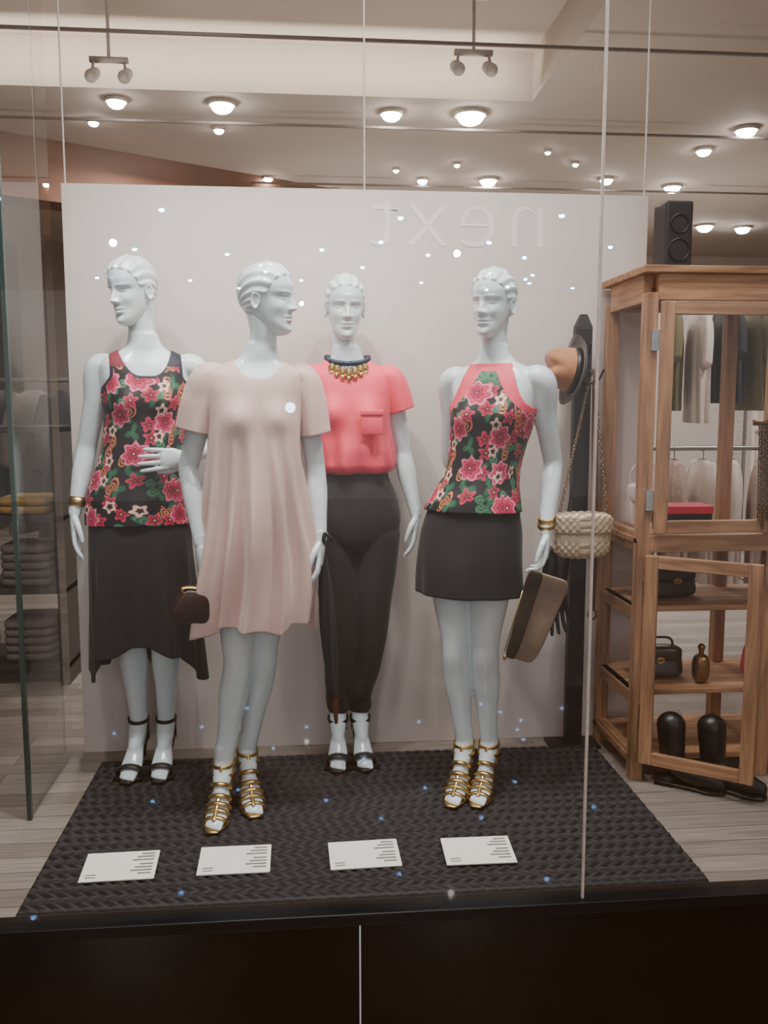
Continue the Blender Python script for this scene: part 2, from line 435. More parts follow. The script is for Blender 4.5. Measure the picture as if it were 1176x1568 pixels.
def arm(sh, el, wr, cen):
    sh, el, wr, cen = map(lambda p: np.array(p, float), (sh, el, wr, cen))
    L = lambda a, b, t: a+(b-a)*t
    return limb([L(sh, cen, .45)+np.array((0,0,-.01)), sh, L(sh, el, .45), L(sh, el, .9), el, L(el, wr, .3), L(el, wr, .75), wr],
                [.040, .0455, .0400, .0345, .0335, .0355, .0265, .0215])

def leg(hip, kn, an):
    hip, kn, an = map(lambda p: np.array(p, float), (hip, kn, an)); L = lambda a, b, t: a+(b-a)*t; Y = np.array((0, 1, 0))
    return limb([hip, L(hip, kn, .45), kn+np.array((0,0,.05)), kn-Y*.004, L(kn, an, .30)+Y*.012, L(kn, an, .62)+Y*.008, an],
                [.080, .070, .053, .0475, .050, .038, .029], n=28)

def mannequin(cfg):
    e = empty('mannequin', cfg['loc'], 0, cfg.get('scale', 1)); sp = cfg['spine']
    P, nv, nu, UV = surf(BODY, 64, .012, closed=True)
    P = deform(P, sp); F = grid_faces(nv, nu); F.append(tuple(range(nu-1, -1, -1))); F.append(tuple((nv-1)*nu+i for i in range(nu)))
    parts = [(P, F)]
    hl = np.array(cfg['head'][3]); ya = math.radians(cfg['head'][0])
    nb = deform([(0, .006, 1.44), (0, .006, 1.50)], sp)
    back = np.array((-math.sin(ya), math.cos(ya), 0))
    parts.append(limb([nb[0], nb[1], hl+back*.012+np.array((0,0,.01)), hl+back*.022+np.array((0, 0, .07))], [.056, .049, .044, .046]))
    cen = deform([(0, 0, 1.42)], sp)[0]
    for s, el, wr in cfg['arms']: parts.append(arm(s, el, wr, cen))
    for hip, kn, an in cfg['legs']: parts.append(leg(hip, kn, an))
    for (hip, kn, an), d in zip(cfg['legs'], cfg['toes']): parts += shoe(an, d, cfg['shoe'], e)
    body = remesh(parts, .0045, 5)
    hs = [hand(w, d, n, sd, cu) for w, d, n, sd, cu in cfg['hands']]
    hd = head(*cfg['head'])
    obj('body', merge([body, hd]+hs), SKIN, e)
    return e

def sleeve(name, path, rads, m, parent, amp=.03, ph=0.):
    return obj(name, limb(path, rads, n=60, step=.005, caps=False, wr=lambda a, t: amp*t*(np.sin(3*a+ph)+.6*np.sin(5*a+2.1+ph+3*t))), m, parent, solid=.003)

MZ = .022
# ------------------------------------------------------------------ mannequin A : floral tank + black high-low skirt (left)
A = dict(loc=(-.589, 3.24, MZ), scale=1.025,
    spine=[(.3,.01,0,0),(.85,.0,0,4),(1.0,.0,0,5),(1.25,.03,0,8),(1.43,.038,0,10),(1.55,.03,0,5)],
    head=(-36, 8, -3, (.018, -.012, 1.566)),
    arms=[((-.112,.005,1.428), (-.178,.03,1.155), (-.215,-.03,.925)), ((.188,.015,1.428), (.275,.07,1.165), (.185,-.11,1.120))],
    hands=[((-.215,-.03,.925), (-.02,-.12,-1), (1,.2,0), 1, 14), ((.185,-.11,1.120), (-1,-.22,-.05), (.15,1,0), 1, 10)],
    legs=[((-.075,0,.86), (-.045,-.01,.50), (-.032,.02,.155)), ((.085,0,.86), (.075,-.01,.50), (.066,.02,.155))],
    toes=[(-.08,-1), (-.02,-1)], shoe='sling')
eA = mannequin(A); sA = A['spine']
def fA(th, z): return .004*np.sin(5*th+1+6*z)*sstep(1.3, .95, z)+.003*np.sin(9*th+20*z)*sstep(1.25, 1., z)
tabTank = [(.885,.180,.114,.122),(.95,.175,.109,.116),(1.02,.163,.104,.104),(1.10,.147,.102,.094),(1.18,.138,.102,.088)]+offs(cutz(BODY, 1.25, 1.49), .006)
def cutA(C):
    x, y, z = C.T; front = y < 0
    neck = np.where(front, 1.392+.10*(np.abs(x)/.092)**3.2, 1.42+.07*(np.abs(x)/.09)**3)
    hole = (np.abs(x) > .118+.03*sstep(1.40, 1.345, z)) & (z > 1.335)
    return (z > neck) & (np.abs(x) < .094) | hole | ((z > 1.475) & (np.abs(x) < .08))
def midA(C):
    x, y, z = C.T; m = np.zeros(len(C), int)
    edge = (z > 1.335) & (np.abs(x) > .107+.03*sstep(1.40, 1.345, z))
    neck = np.where(y < 0, 1.392+.10*(np.abs(x)/.092)**3.2, 1.42+.07*(np.abs(x)/.09)**3)-.008
    m[edge | ((z > neck) & (np.abs(x) < .10))] = 1
    m[(z > 1.425) & (x > 0)] = 1; m[(z > 1.425) & (x < 0)] = 2
    return m
garment('floral_tank_top', tabTank, sA, [FLORAL, NAVYTRIM, REDTRIM], eA, cutA, midA, nu=260, step=.0045, fold=fA)
def fSk(th, z): k = sstep(.9, .4, z); return k*(.018*np.sin(6*th+.8)+.010*np.sin(11*th+2)+.006*np.sin(17*th))
def zSk(th, z):
    side = np.abs(np.cos(th)); low = .13*side**3+.10*sstep(0, -1, np.sin(th))*(1-side)+.014*np.sin(7*th)
    return z-low*sstep(.85, .46, z)
garment('black_skirt', [(.455,.192,.135,.145),(.6,.186,.128,.14),(.75,.178,.12,.13),(.9,.170,.104,.117),(.96,.162,.098,.105)], sA, BLACKCL, eA, fold=fSk, zwarp=zSk, bust=0)
obj('bracelet', merge([band((-.206,-.017,.962), (-.1,-.25,-1), (0,1,0), .028, .028, .032, .005)]), GOLD, eA)

# ------------------------------------------------------------------ mannequin B : blush dress (front)
B = dict(loc=(-.244, 2.90, MZ), scale=.99,
    spine=[(.3,.03,0,8),(.88,.095,0,12),(1.1,.088,0,12),(1.30,.088,-.005,10),(1.43,.098,0,8),(1.55,.118,0,5)],
    head=(66, 2, 0, (.135, -.012, 1.562)),
    arms=[((-.050,-.015,1.428), (-.128,.03,1.145), (-.085,-.07,.90)), ((.246,.025,1.428), (.285,.05,1.145), (.300,-.035,.905))],
    hands=[((-.085,-.07,.90), (.05,-.25,-1), (1,.4,0), 1, 30), ((.300,-.035,.905), (-.02,-.15,-1), (-1,.2,0), -1, 20)],
    legs=[((.035,-.01,.86), (.025,-.05,.50), (-.030,-.045,.155)), ((.165,.01,.86), (.105,.01,.50), (.042,.05,.155))],
    toes=[(-.12,-1), (.18,-1)], shoe='glad')
eB = mannequin(B); sB = B['spine']
def fB(th, z):
    k = sstep(1.32, .85, z); t = np.mod(th, 2*pi)
    f = .010*np.sin(7*th+1.2+1.5*z)+.005*np.sin(13*th+.4-2*z)
    for c, a, w, dr in ((.55,.022,.09,.3), (.95,.028,.075,.25), (1.32,.022,.06,.1), (1.72,.028,.08,-.12), (2.10,.024,.07,-.25), (2.55,.026,.09,-.3), (.2,.016,.1,0), (3.0,.016,.1,0)):
        cc = c-dr*(.95-z)*.9
        f = f+a*np.exp(-((t-cc)/w)**2)-.5*a*np.exp(-((t-cc-2*w)/w)**2)
    return k*f+.005*np.sin(4*th+14*z)*sstep(1.42, 1.25, z)
tabD = [(.625,.194,.144,.150),(.72,.192,.142,.148),(.85,.186,.138,.143),(.98,.174,.134,.135),(1.10,.162,.130,.122),(1.20,.153,.124,.108),(1.28,.150,.114,.098)]+offs(cutz(BODY, 1.34, 1.51), .008)
def cutB(C):
    x, y, z = C.T
    neck = np.where(y < 0, 1.425+.075*(np.abs(x)/.088)**2.6, 1.455+.035*(np.abs(x)/.085)**2)
    return (z > neck) & (np.abs(x) < .09) | (z > 1.50) & (np.abs(x) < .07)
def zB(th, z):
    low = .045*np.exp(-((np.mod(th+pi/2, 2*pi)-1.5*pi)/.45)**2)+.012*np.sin(5*th+1)+.006*np.sin(11*th)+.02*np.exp(-((np.mod(th+pi/2, 2*pi)-.55*pi)/.3)**2)
    return z-low*sstep(.85, .63, z)
garment('blush_dress', tabD, sB, DRESS, eB, cutB, nu=320, step=.005, fold=fB, zwarp=zB, bust=.019)
sleeve('dress_sleeve', [(.0,.0,1.43), (-.048,-.012,1.425), (-.078,-.006,1.36), (-.100,.005,1.265)], [.036, (.053,.055), (.060,.066), (.060,.080)], DRESS, eB, .07)
sleeve('dress_sleeve', [(.19,.01,1.43), (.240,.022,1.425), (.262,.03,1.36), (.282,.04,1.25)], [.036, (.053,.055), (.060,.066), (.060,.080)], DRESS, eB, .07, 2)

# ------------------------------------------------------------------ mannequin C : coral tee + trousers (middle back)
C_ = dict(loc=(.164, 3.265, MZ), scale=1.0,
    spine=[(.3,.01,0,0),(.88,.022,0,0),(1.1,.012,0,0),(1.30,.005,0,0),(1.43,.002,0,0),(1.55,-.006,0,0)],
    head=(4, 6, 1, (-.012, -.014, 1.562)),
    arms=[((-.150,.0,1.428), (-.200,.035,1.155), (-.215,-.03,.915)), ((.153,.0,1.428), (.205,.04,1.155), (.250,-.02,.925))],
    hands=[((-.215,-.03,.915), (0,-.12,-1), (1,.2,0), 1, 16), ((.250,-.02,.925), (-.06,-.12,-1), (-1,.2,0), -1, 16)],
    legs=[((-.060,0,.86), (-.030,-.02,.50), (-.042,.02,.155)), ((.104,0,.86), (.080,-.01,.50), (.042,.02,.155))],
    toes=[(-.05,-1), (.05,-1)], shoe='slide')
eC = mannequin(C_); sC = C_['spine']
tabT = [(1.082,.124,.096,.086),(1.090,.142,.112,.100),(1.115,.153,.124,.108),(1.16,.151,.124,.104),(1.22,.149,.118,.100),(1.28,.150,.112,.098)]+offs(cutz(BODY, 1.34, 1.51), .008)
def cutC(C):
    x, y, z = C.T
    neck = np.where(y < 0, 1.430+.065*(np.abs(x)/.078)**2.4, 1.47+.02*(np.abs(x)/.078)**2)
    return (z > neck) & (np.abs(x) < .08) | (z > 1.502)
def fC(th, z):
    k = sstep(1.26, 1.11, z)
    return k*(.008*np.sin(8*th+3+9*z)+.006*np.sin(15*th+1))+.004*np.sin(5*th+22*z)*sstep(1.4, 1.2, z)
garment('coral_t_shirt', tabT, sC, CORAL, eC, cutC, fold=fC, nu=260, step=.0045, bust=.022)
sleeve('t_shirt_sleeve', [(-.10,.0,1.43), (-.148,.0,1.423), (-.173,.006,1.37), (-.190,.01,1.315)], [.036, (.050,.054), (.054,.060), (.050,.062)], CORAL, eC, .05)
sleeve('t_shirt_sleeve', [(.10,.0,1.43), (.150,.0,1.423), (.176,.006,1.37), (.195,.01,1.310)], [.036, (.050,.054), (.054,.060), (.050,.062)], CORAL, eC, .05, 1)
pk = [box((.078, -.136, 1.262), (.078, .006, .075)), box((.078, -.139, 1.302), (.084, .008, .018))]
obj('chest_pocket', merge(pk), CORAL, eC, bevel=.002)
P, nv, nu, UV = surf([(.80,.125,.080,.09),(.84,.156,.098,.108),(.92,.174,.106,.122),(1.00,.162,.102,.106),(1.07,.136,.094,.090),(1.105,.132,.092,.088)], 72, .012, bust=0, closed=True)
P = deform(P, sC); F = grid_faces(nv, nu); F.append(tuple(range(nu-1, -1, -1))); F.append(tuple((nv-1)*nu+i for i in range(nu)))
tp = [(P, F)]
for s, (hip, kn, an) in zip((-1, 1), C_['legs']):
    hip, kn, an = map(np.array, (hip, kn, an)); L = lambda a, b, t: a+(b-a)*t
    tp.append(limb([hip+np.array((0,0,-.005)), L(hip, kn, .45), kn, L(kn, an, .45)+np.array((0,.008,0)), an+np.array((0,.004,.07)), an+np.array((0,.004,.035))],
        [.090, .082, .066, .058, .047, .044], n=48, wr=lambda a, t: .03*np.sin(2*a+14*t)*sstep(.1,.4,t)+.05*sstep(.82, .95, t)*np.sin(70*t+a)+.035*np.sin(26*t-2*a)*sstep(.5,.9,t)))
obj('trousers', remesh(tp, .0055, 3), CHAR, eC)
obj('trouser_waistband', band((.012,0,1.082), (0,0,1), (0,1,0), .133, .092, .04, .004, n=60), CHAR, eC)
nk = []
for i in range(40):
    a = 2*pi*i/40; x = .076*math.cos(a); y = -.074*math.sin(a)+.004; z = 1.500-.026*max(0, math.sin(a))
    nk.append(ball((x, y-.004*max(0, math.sin(a)), z), .0105, 10, 6))
NAVYB = mat('navy_beads', (22, 40, 60), .35)
en = empty('necklace', (0, 0, 0)); en.parent = eC
obj('bead_strand', merge(nk), NAVYB, en)
nk = []
for i in range(7):
    a = pi/2+(i-3)*.27; x = .082*math.cos(a); y = -.080*math.sin(a)-.012; z = 1.462-.022*math.sin(a)**6
    nk.append(ball((x, y, z), (.011, .006, .014), 10, 6)); nk.append(ball((x*1.04, y-.004, z-.020), (.008, .005, .010), 10, 6))
    nk.append(band((x, y-.003, z), (0,-1,0), (0,0,1), .011, .014, .004, .003, 14))
obj('gold_collar', merge(nk), GOLD, en)

# ------------------------------------------------------------------ mannequin D : floral halter + black short skirt (right)
Dd = dict(loc=(.5635, 2.952, MZ), scale=.99,
    spine=[(.3,.03,0,-24),(.85,.0,0,-24),(1.0,.012,0,-26),(1.15,.045,0,-28),(1.30,.072,-.01,-32),(1.43,.080,-.005,-32),(1.55,.075,0,-30)],
    head=(-38, 3, 2, (.064, -.015, 1.562)),
    arms=[((-.047,.075,1.428), (-.045,.165,1.165), (.06,.20,.955)), ((.207,-.085,1.428), (.275,-.03,1.155), (.235,-.115,.92))],
    hands=[((.06,.20,.955), (.6,.1,-.8), (.3,-1,0), 1, 16), ((.235,-.115,.92), (-.06,-.14,-1), (-1,.25,0), -1, 34)],
    legs=[((-.070,.03,.86), (-.050,-.015,.50), (-.012,.0,.155)), ((.070,-.035,.86), (.048,-.045,.50), (.075,-.01,.155))],
    toes=[(-.44,-1), (-.46,-1)], shoe='glad')
eD = mannequin(Dd); sD = Dd['spine']
tabH = [(.985,.168,.112,.116),(1.03,.152,.104,.104),(1.08,.134,.096,.088),(1.13,.126,.092,.082),(1.20,.130,.096,.086)]+offs(cutz(BODY, 1.25, 1.50), .006)
def cutD(C):
    x, y, z = C.T
    hole = (z > 1.33) & (np.abs(x) > spl([1.33,1.35,1.39,1.44,1.475,1.5], [.150,.128,.106,.088,.074,.07], z))
    return hole | (z > np.where(y < 0, 1.478, 1.485))
def midD(C):
    x, y, z = C.T
    e1 = (z > 1.30) & (np.abs(x) > spl([1.30,1.33,1.36,1.40,1.44,1.48,1.5], [.17,.118,.084,.055,.032,.01,.0], z))
    return (e1 | (z > 1.452) | ((y > 0) & (z > 1.36))).astype(int)
garment('floral_halter_top', tabH, sD, [FLORAL, PINKTRIM], eD, cutD, midD, nu=260, step=.0045, fold=lambda th, z: .003*np.sin(5*th+25*z)*sstep(1.3, 1.1, z))
def fD(th, z): k = sstep(.95, .70, z); return k*(.006*np.sin(4*th+1)+.004*np.sin(9*th))
garment('black_short_skirt', [(.698,.182,.134,.138),(.8,.179,.126,.13),(.9,.174,.112,.122),(.97,.160,.102,.108),(1.03,.145,.097,.096)], sD, BLACKCL, eD, fold=fD, bust=0)
obj('bracelet', merge([band((.237,-.108,.945), (.2,.3,-1), (0,1,0), .028, .028, .014, .005), band((.239,-.106,.966), (.2,.3,-1), (0,1,0), .0285, .0285, .014, .005)]), GOLD, eD)

# ------------------------------------------------------------------ bags
def handbag(name, loc, size, m, rotz=0, handle=True, clasp=GOLD, hang=.12, rot=(0,0)):
    e = empty(name, loc, rotz); e.rotation_euler = (rot[0], rot[1], rotz)
    w, d, h = size
    v, f = ball((0, 0, h/2), (w/2, d/2, h/2), 40, 24, .45); t = (v[:, 2]/h); v[:, 1] *= 1.1-.6*t; v[:, 0] *= 1.03-.1*t
    obj('bag_body', (v, f), m, e)
    v, f = ball((0, -d*.10, h*.78), (w*.47, d*.40, h*.24), 32, 14, .5)
    obj('flap', (v, f), m, e)
    obj('clasp', merge([band((0, -d*.5, h*.6), (0,1,0), (0,0,1), w*.07, h*.08, .006, .006, 20), ball((0, -d*.5, h*.6), (w*.03, .006, h*.04))]), clasp, e)
    if handle: obj('handle', limb([(-w*.32,0,h*.9), (-w*.28,0,h+hang*.7), (0,0,h+hang), (w*.28,0,h+hang*.7), (w*.32,0,h*.9)], [.005]*5, n=12), m, e)
    return e
DKB = mat('dark_plum_leather', (52, 30, 26), .35, bump=.3)
e = empty('evening_clutch', (-.350, 2.775, .722)); e.rotation_euler = (.05, .25, .25)
v, f = ball((0, 0, 0), (.062, .022, .055), 40, 24, .6); v[:, 0] *= 1+.25*(-v[:, 2]/.055); obj('pouch', (v, f), DKB, e)
obj('frame', merge([band((0, 0, .048), (0,1,0), (0,0,1), .048, .012, .028, .006, 30), ball((0,-.004,.066), .009)]), GOLD, e)
TAN = mat('taupe_canvas', (146, 122, 102), .6, noise=.06, bump=.3)
e = empty('foldover_clutch', (.748, 2.800, .655)); e.rotation_euler = (.1, .30, -.12)
v, f = ball((.006, 0, 0), (.060, .008, .155), 40, 30, .3); v[:, 1] += .007*np.sin(v[:, 2]*26); v[:, 0] *= 1+1.2*v[:, 2]; obj('bag_body', (v, f), TAN, e)
v, f = ball((-.036, -.006, 0), (.022, .010, .157), 40, 30, .3); v[:, 1] += .007*np.sin(v[:, 2]*26); v[:, 0] *= 1+1.2*v[:, 2]; obj('fold', (v, f), mat('dark_olive_leather', (62, 50, 38), .4, bump=.3), e)
obj('zip', merge([box((-.0585, -.004, -.03), (.003, .006, .22), ry=-.05), ball((-.046, -.008, -.157), (.006,.006,.010))]), GOLD, e)
e = empty('folded_umbrella', (.075, 2.855, .02))
v, f = limb([(-.012,0,.84),(-.008,0,.76),(.0,0,.60),(.014,0,.42),(.02,0,.35)], [(.008,.008),(.018,.018),(.024,.024),(.018,.018),(.010,.010)], n=40, wr=lambda a, t: .14*np.sin(6*a+6*t))
obj('canopy', (v, f), BLACKCL, e)
obj('tip', limb([(.02,0,.36),(.025,0,.28)], [.012,.006], n=12), BROWNLEA, e)
obj('handle', limb([(-.012,0,.82),(-.014,0,.88),(-.004,-.03,.92),(.012,-.03,.90)], [.007]*4, n=12), BLACKLEA, e)

# ------------------------------------------------------------------ accessory post with hat, woven bag, glove, belt
POSTM = mat('black_painted_wood', (26, 21, 21), .5, noise=.1)
e = empty('display_post', (1.060, 3.335, 0)); ePost = e
obj('post', merge([bx(-.032,.032,-.022,.022,0,1.64), box((0,0,.006), (.2,.12,.012))]), POSTM, e, smooth=False, bevel=.004)
v = np.array([(-.032,-.022,1.64),(.032,-.022,1.64),(.032,.022,1.64),(-.032,.022,1.64),(-.012,-.012,1.69),(.012,-.012,1.69),(.012,.012,1.69),(-.012,.012,1.69)])
obj('post_top', (v, [(0,1,5,4),(1,2,6,5),(2,3,7,6),(3,0,4,7),(4,5,6,7)]), POSTM, e, smooth=False)
hk = []
for z in (1.545, 1.44):
    hk.append(limb([(0,-.02,z),(0,-.08,z-.005),(.0,-.10,z+.03)], [.005]*3, n=10, ref=(1,0,0)))
hk.append(limb([(.0,-.02,1.43),(.04,-.07,1.44),(.055,-.09,1.48)], [.004]*3, n=10, ref=(1,0,0)))
obj('hooks', merge(hk), BLACKLEA, e)
e = empty('fedora_hat', (1.000, 3.215, 1.475))
zz = np.array([0,.012,.03,.06,.09,.112,.120,.112]); rr = np.array([.094,.093,.090,.085,.080,.068,.038,.004])
nu = 60; th = np.linspace(0, 2*pi, nu, endpoint=False); rows = []
for z, r in zip(zz, rr): rows.append(np.stack([np.cos(th)*r*.88, np.sin(th)*r*1.0, z-.022*np.exp(-(np.cos(th)*r/.02)**2)*(z > .085)+0*th], -1))
crown = (np.concatenate(rows), grid_faces(len(zz), nu)+[tuple(7*nu+i for i in range(nu))])
rows = []
for r, dz in ((.090, 0), (.105, -.001), (.125, .002), (.136, .010), (.137,.013), (.125,.005), (.09,.004)):
    rows.append(np.stack([np.cos(th)*r*.95, np.sin(th)*r*.98, dz+.016*(r > .11)*np.cos(th)**2*(r-.1)/.045], -1))
brim = (np.concatenate(rows), grid_faces(7, nu))
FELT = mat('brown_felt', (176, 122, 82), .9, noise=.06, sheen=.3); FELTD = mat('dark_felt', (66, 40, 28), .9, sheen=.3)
hatrot = (Matrix.Rotation(math.radians(0), 4, 'Z') @ Matrix.Rotation(math.radians(-80), 4, 'Y') @ Matrix.Rotation(math.radians(0), 4, 'X'))
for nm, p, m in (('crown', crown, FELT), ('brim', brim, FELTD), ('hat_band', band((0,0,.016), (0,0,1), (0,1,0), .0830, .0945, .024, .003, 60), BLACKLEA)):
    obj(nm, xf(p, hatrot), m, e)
WEAVE = mat('quilted_metallic', (222, 202, 170), .34, .45, noise=.08, nscale=90)
e = empty('quilted_shoulder_bag', (1.026, 3.18, .785))
def weave(w, d, h, z0, y0=0):
    v, f = ball((0, y0, 0), (w/2, d/2, h/2), 190, 90, .5)
    k = .006*np.abs(np.sin((v[:, 0]+v[:, 2])*120)*np.sin((v[:, 0]-v[:, 2])*120))**.5
    n = v-np.array((0, y0, 0)); n /= np.linalg.norm(n, axis=1)[:, None]; v = v+n*k[:, None]; v[:, 2] += z0; return v, f
obj('bag_body', weave(.208, .07, .155, .080), WEAVE, e)
obj('flap', weave(.222, .078, .085, .128, -.004), WEAVE, e)
def chain(p0, p1, n, sag=0, r=.0065):
    pr = []
    for i in range(n):
        t = i/(n-1); p = np.array(p0)*(1-t)+np.array(p1)*t; p[2] -= sag*4*t*(1-t)
        dv = np.array(p1)-np.array(p0)
        pr.append(band(p, (1,0.3,0) if i % 2 else (-.3,1,0), dv, r*.7, r*1.25, .003, .003, 12))
    return pr
obj('chain_strap', merge(chain((-.092,0,.14), (.043,.065,.69), 46)+chain((.095,0,.15), (.050,.065,.69), 44)), mat('bronze_chain', (150, 130, 104), .35, .9), e)
obj('gloves', xf(merge([hand((0,0,-.03), (0,-.05,-1), (.4,-1,0), 1, 8, 1.5, 1.1), hand((-.05,.01,-.045), (-.1,0,-1), (-.4,-1,0), -1, 8, 1.5, 1.1),
    limb([(0,0,-.02),(.005,.005,.05),(.01,.01,.10)], [(.026,.018),(.034,.02),(.038,.018)]), limb([(-.05,.01,-.03),(-.03,.01,.05),(-.02,.015,.10)], [(.026,.018),(.032,.02),(.036,.018)]),
    limb([(.0,.01,.09),(.04,.0,.35),(.093,.0,.765)], [.003]*3, n=8)]), Matrix.Translation((-.095, -.095, .70))), BLACKLEA, ePost)
obj('leather_belt', xf(merge([limb([(0,0,-.03),(.003,0,.3),(-.005,.01,.6),(-.01,.01,.84)], [(.012,.002)]*4, n=12), band((0,0,-.045), (0,1,0), (0,0,1), .016, .02, .006, .005, 20)]), Matrix.Translation((.035, -.095, .60))), BROWNLEA, ePost)

# ------------------------------------------------------------------ mat
nx, ny = 760, 400
xs = np.linspace(-.775, 1.14, nx); ys = np.linspace(2.292, 3.30, ny); X, Y = np.meshgrid(xs, ys)
row = (Y-2.3)/.026; k = np.floor(row); fr = row-k
sgn = np.where(k % 2 == 0, 1, -1)
h = np.abs(np.sin(pi*((X+.013*np.sin(k*2.3))/.038+sgn*fr*.9)))**.7*np.sin(pi*fr)**.6
ed = np.minimum(np.minimum(X-xs[0], xs[-1]-X), np.minimum(Y-ys[0], ys[-1]-Y))
Zm = .006+.013*h*1.0*sstep(0, .012, ed)+.002*sstep(0,.01,ed)
Zm = np.where(ed < 1e-6, 0.0005, Zm)
MATM = mat('black_braided_rubber', (27, 26, 31), .65, noise=.15, nscale=20, bump=.3, bscale=150)
obj('woven_floor_mat', (np.stack([X, Y, Zm], -1).reshape(-1, 3), grid_faces(ny, nx, False)), MATM)

# ------------------------------------------------------------------ price cards
CARD = mat('white_card', (254, 252, 240), .6, noise=.01); INK = mat('grey_ink', (128, 124, 122), .7)
for (x, y, r) in ((-.539, 2.480, .02), (-.212, 2.487, 0), (.1676, 2.485, .03), (.508, 2.477, -.01)):
    e = empty('price_card', (x, y, .028), r); e.rotation_euler = (math.radians(5), 0, r)
    obj('card', box((0,0,0), (.208,.138,.004)), CARD, e, smooth=False, bevel=.001)
    ln = []
    for i in range(7):
        w = .038+.022*((i*7) % 3)/2; ln.append(box((.095-w/2-.003, .054-i*.015-(.006 if i > 2 else 0), .0024), (w, .006, .0006)))
    for i in range(2): ln.append(box((-.075, -.040-i*.012, .0024), (.03, .004, .0006)))
    obj('printed_text', merge(ln), INK, e, smooth=False)

# ------------------------------------------------------------------ room shell
def plank_mat():
    m = D.materials.new('grey_oak_planks'); m.use_nodes = True; nt = m.node_tree; N = nt.nodes; b = N['Principled BSDF']
    tc = N.new('ShaderNodeTexCoord')
    br = N.new('ShaderNodeTexBrick'); br.inputs['Scale'].default_value = 1; br.inputs['Brick Width'].default_value = 1.1; br.inputs['Row Height'].default_value = .09
    br.inputs['Mortar Size'].default_value = .0015; br.inputs['Color1'].default_value = (*lin((174, 164, 154)), 1); br.inputs['Color2'].default_value = (*lin((138, 128, 120)), 1); br.inputs['Mortar'].default_value = (*lin((80, 72, 66)), 1)
    nt.links.new(tc.outputs['Object'], br.inputs[0])
    mp = N.new('ShaderNodeMapping'); mp.inputs['Scale'].default_value = (3, 90, 1); nt.links.new(tc.outputs['Object'], mp.inputs[0])
    n = N.new('ShaderNodeTexNoise'); n.inputs['Scale'].default_value = 1.5; n.inputs['Detail'].default_value = 6; nt.links.new(mp.outputs[0], n.inputs[0])
    r = N.new('ShaderNodeValToRGB'); r.color_ramp.elements[0].position = .3; r.color_ramp.elements[1].position = .7
    r.color_ramp.elements[0].color = (.42, .40, .38, 1); r.color_ramp.elements[1].color = (1, 1, 1, 1); nt.links.new(n.outputs[0], r.inputs[0])
    mx = N.new('ShaderNodeMix'); mx.data_type = 'RGBA'; mx.blend_type = 'MULTIPLY'; mx.inputs[0].default_value = .8
    nt.links.new(br.outputs[0], mx.inputs[6]); nt.links.new(r.outputs[0], mx.inputs[7]); nt.links.new(mx.outputs[2], b.inputs['Base Color'])
    b.inputs['Roughness'].default_value = .45
    return m
PLANK = plank_mat()
obj('floor', bx(-5, 7, 2.27, 11, -.06, 0), PLANK, smooth=False)
WALLM = mat('warm_wall_paint', (172, 156, 144), .8, noise=.03, nscale=3)
CEILM = mat('ceiling_paint', (188, 174, 162), .85, noise=.02, nscale=2)
BRN = mat('brown_bulkhead', (112, 74, 52), .7, noise=.08, nscale=3)
obj('wall_back', bx(-5, 7, 11, 11.1, -.06, 3.6), WALLM, smooth=False)
obj('wall_left', bx(-3.4, -3.3, 2.27, 11, 0, 3.6), mat('dark_side_wall', (62, 46, 38), .7), smooth=False)
obj('wall_right', bx(6.9, 7, 2.27, 11, 0, 3.6), WALLM, smooth=False)
CZ = 3.2
ce = [bx(-3.4, 7, 2.2, 3.3, CZ, CZ+.05), bx(-3.4, 7, 5.6, 11, CZ, CZ+.05), bx(-3.4, -2.9, 3.3, 5.6, CZ, CZ+.05), bx(1.42, 7, 3.3, 5.6, CZ, CZ+.05),
      bx(-3.0, 1.5, 3.2, 5.7, CZ+.28, CZ+.33), bx(-3.0, 1.5, 5.6, 5.65, CZ+.05, CZ+.3), bx(-3.0, 1.5, 3.25, 3.3, CZ+.05, CZ+.3), bx(-2.95, -2.9, 3.2, 5.7, CZ+.05, CZ+.3), bx(1.42, 1.47, 3.2, 5.7, CZ+.05, CZ+.3)]
obj('ceiling', merge(ce), CEILM, smooth=False)
obj('ceiling_bulkhead', box((-1.5, 7.0, 2.99), (4.6, .3, .42), rz=.55), BRN, smooth=False)
obj('trim_ceiling_track', merge([bx(-3.2, 5, 4.58, 4.595, 3.12, 3.135), bx(-3.2, 5, 5.98, 5.995, 3.13, 3.145), bx(-3.2, 6, 7.5, 7.515, 3.13, 3.145)]), mat('track_grey', (120, 108, 100), .6), smooth=False)

BOARD = mat('backdrop_paint', (208, 197, 190), .7, noise=.01, nscale=3)
brd = obj('backdrop_board', bx(-.865, 1.335, 3.43, 3.47, .0, 2.15), BOARD, smooth=False)
obj('trim_board_rods', merge([limb([(x, 3.45, 2.14), (x, 3.45, 3.22)], [.0035, .0035], n=10) for x in (-.855, .24, 1.325)]), mat('rod_metal', (210, 200, 190), .5, .3))
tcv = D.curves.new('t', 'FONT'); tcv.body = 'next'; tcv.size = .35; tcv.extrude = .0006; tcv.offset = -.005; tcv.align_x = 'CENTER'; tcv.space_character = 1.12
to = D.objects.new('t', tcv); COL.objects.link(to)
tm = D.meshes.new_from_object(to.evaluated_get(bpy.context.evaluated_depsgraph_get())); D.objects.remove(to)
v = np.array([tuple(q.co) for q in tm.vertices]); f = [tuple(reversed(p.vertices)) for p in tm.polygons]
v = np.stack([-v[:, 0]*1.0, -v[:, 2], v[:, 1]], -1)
obj('sign_reflection', (v, f), mat('sign_reflection_pale', (224, 214, 208), .6, noise=0.), parent=brd, loc=(.60, 3.4293, 1.945), smooth=False)  # mirrored reflection of a sign, built as pale letters on the board

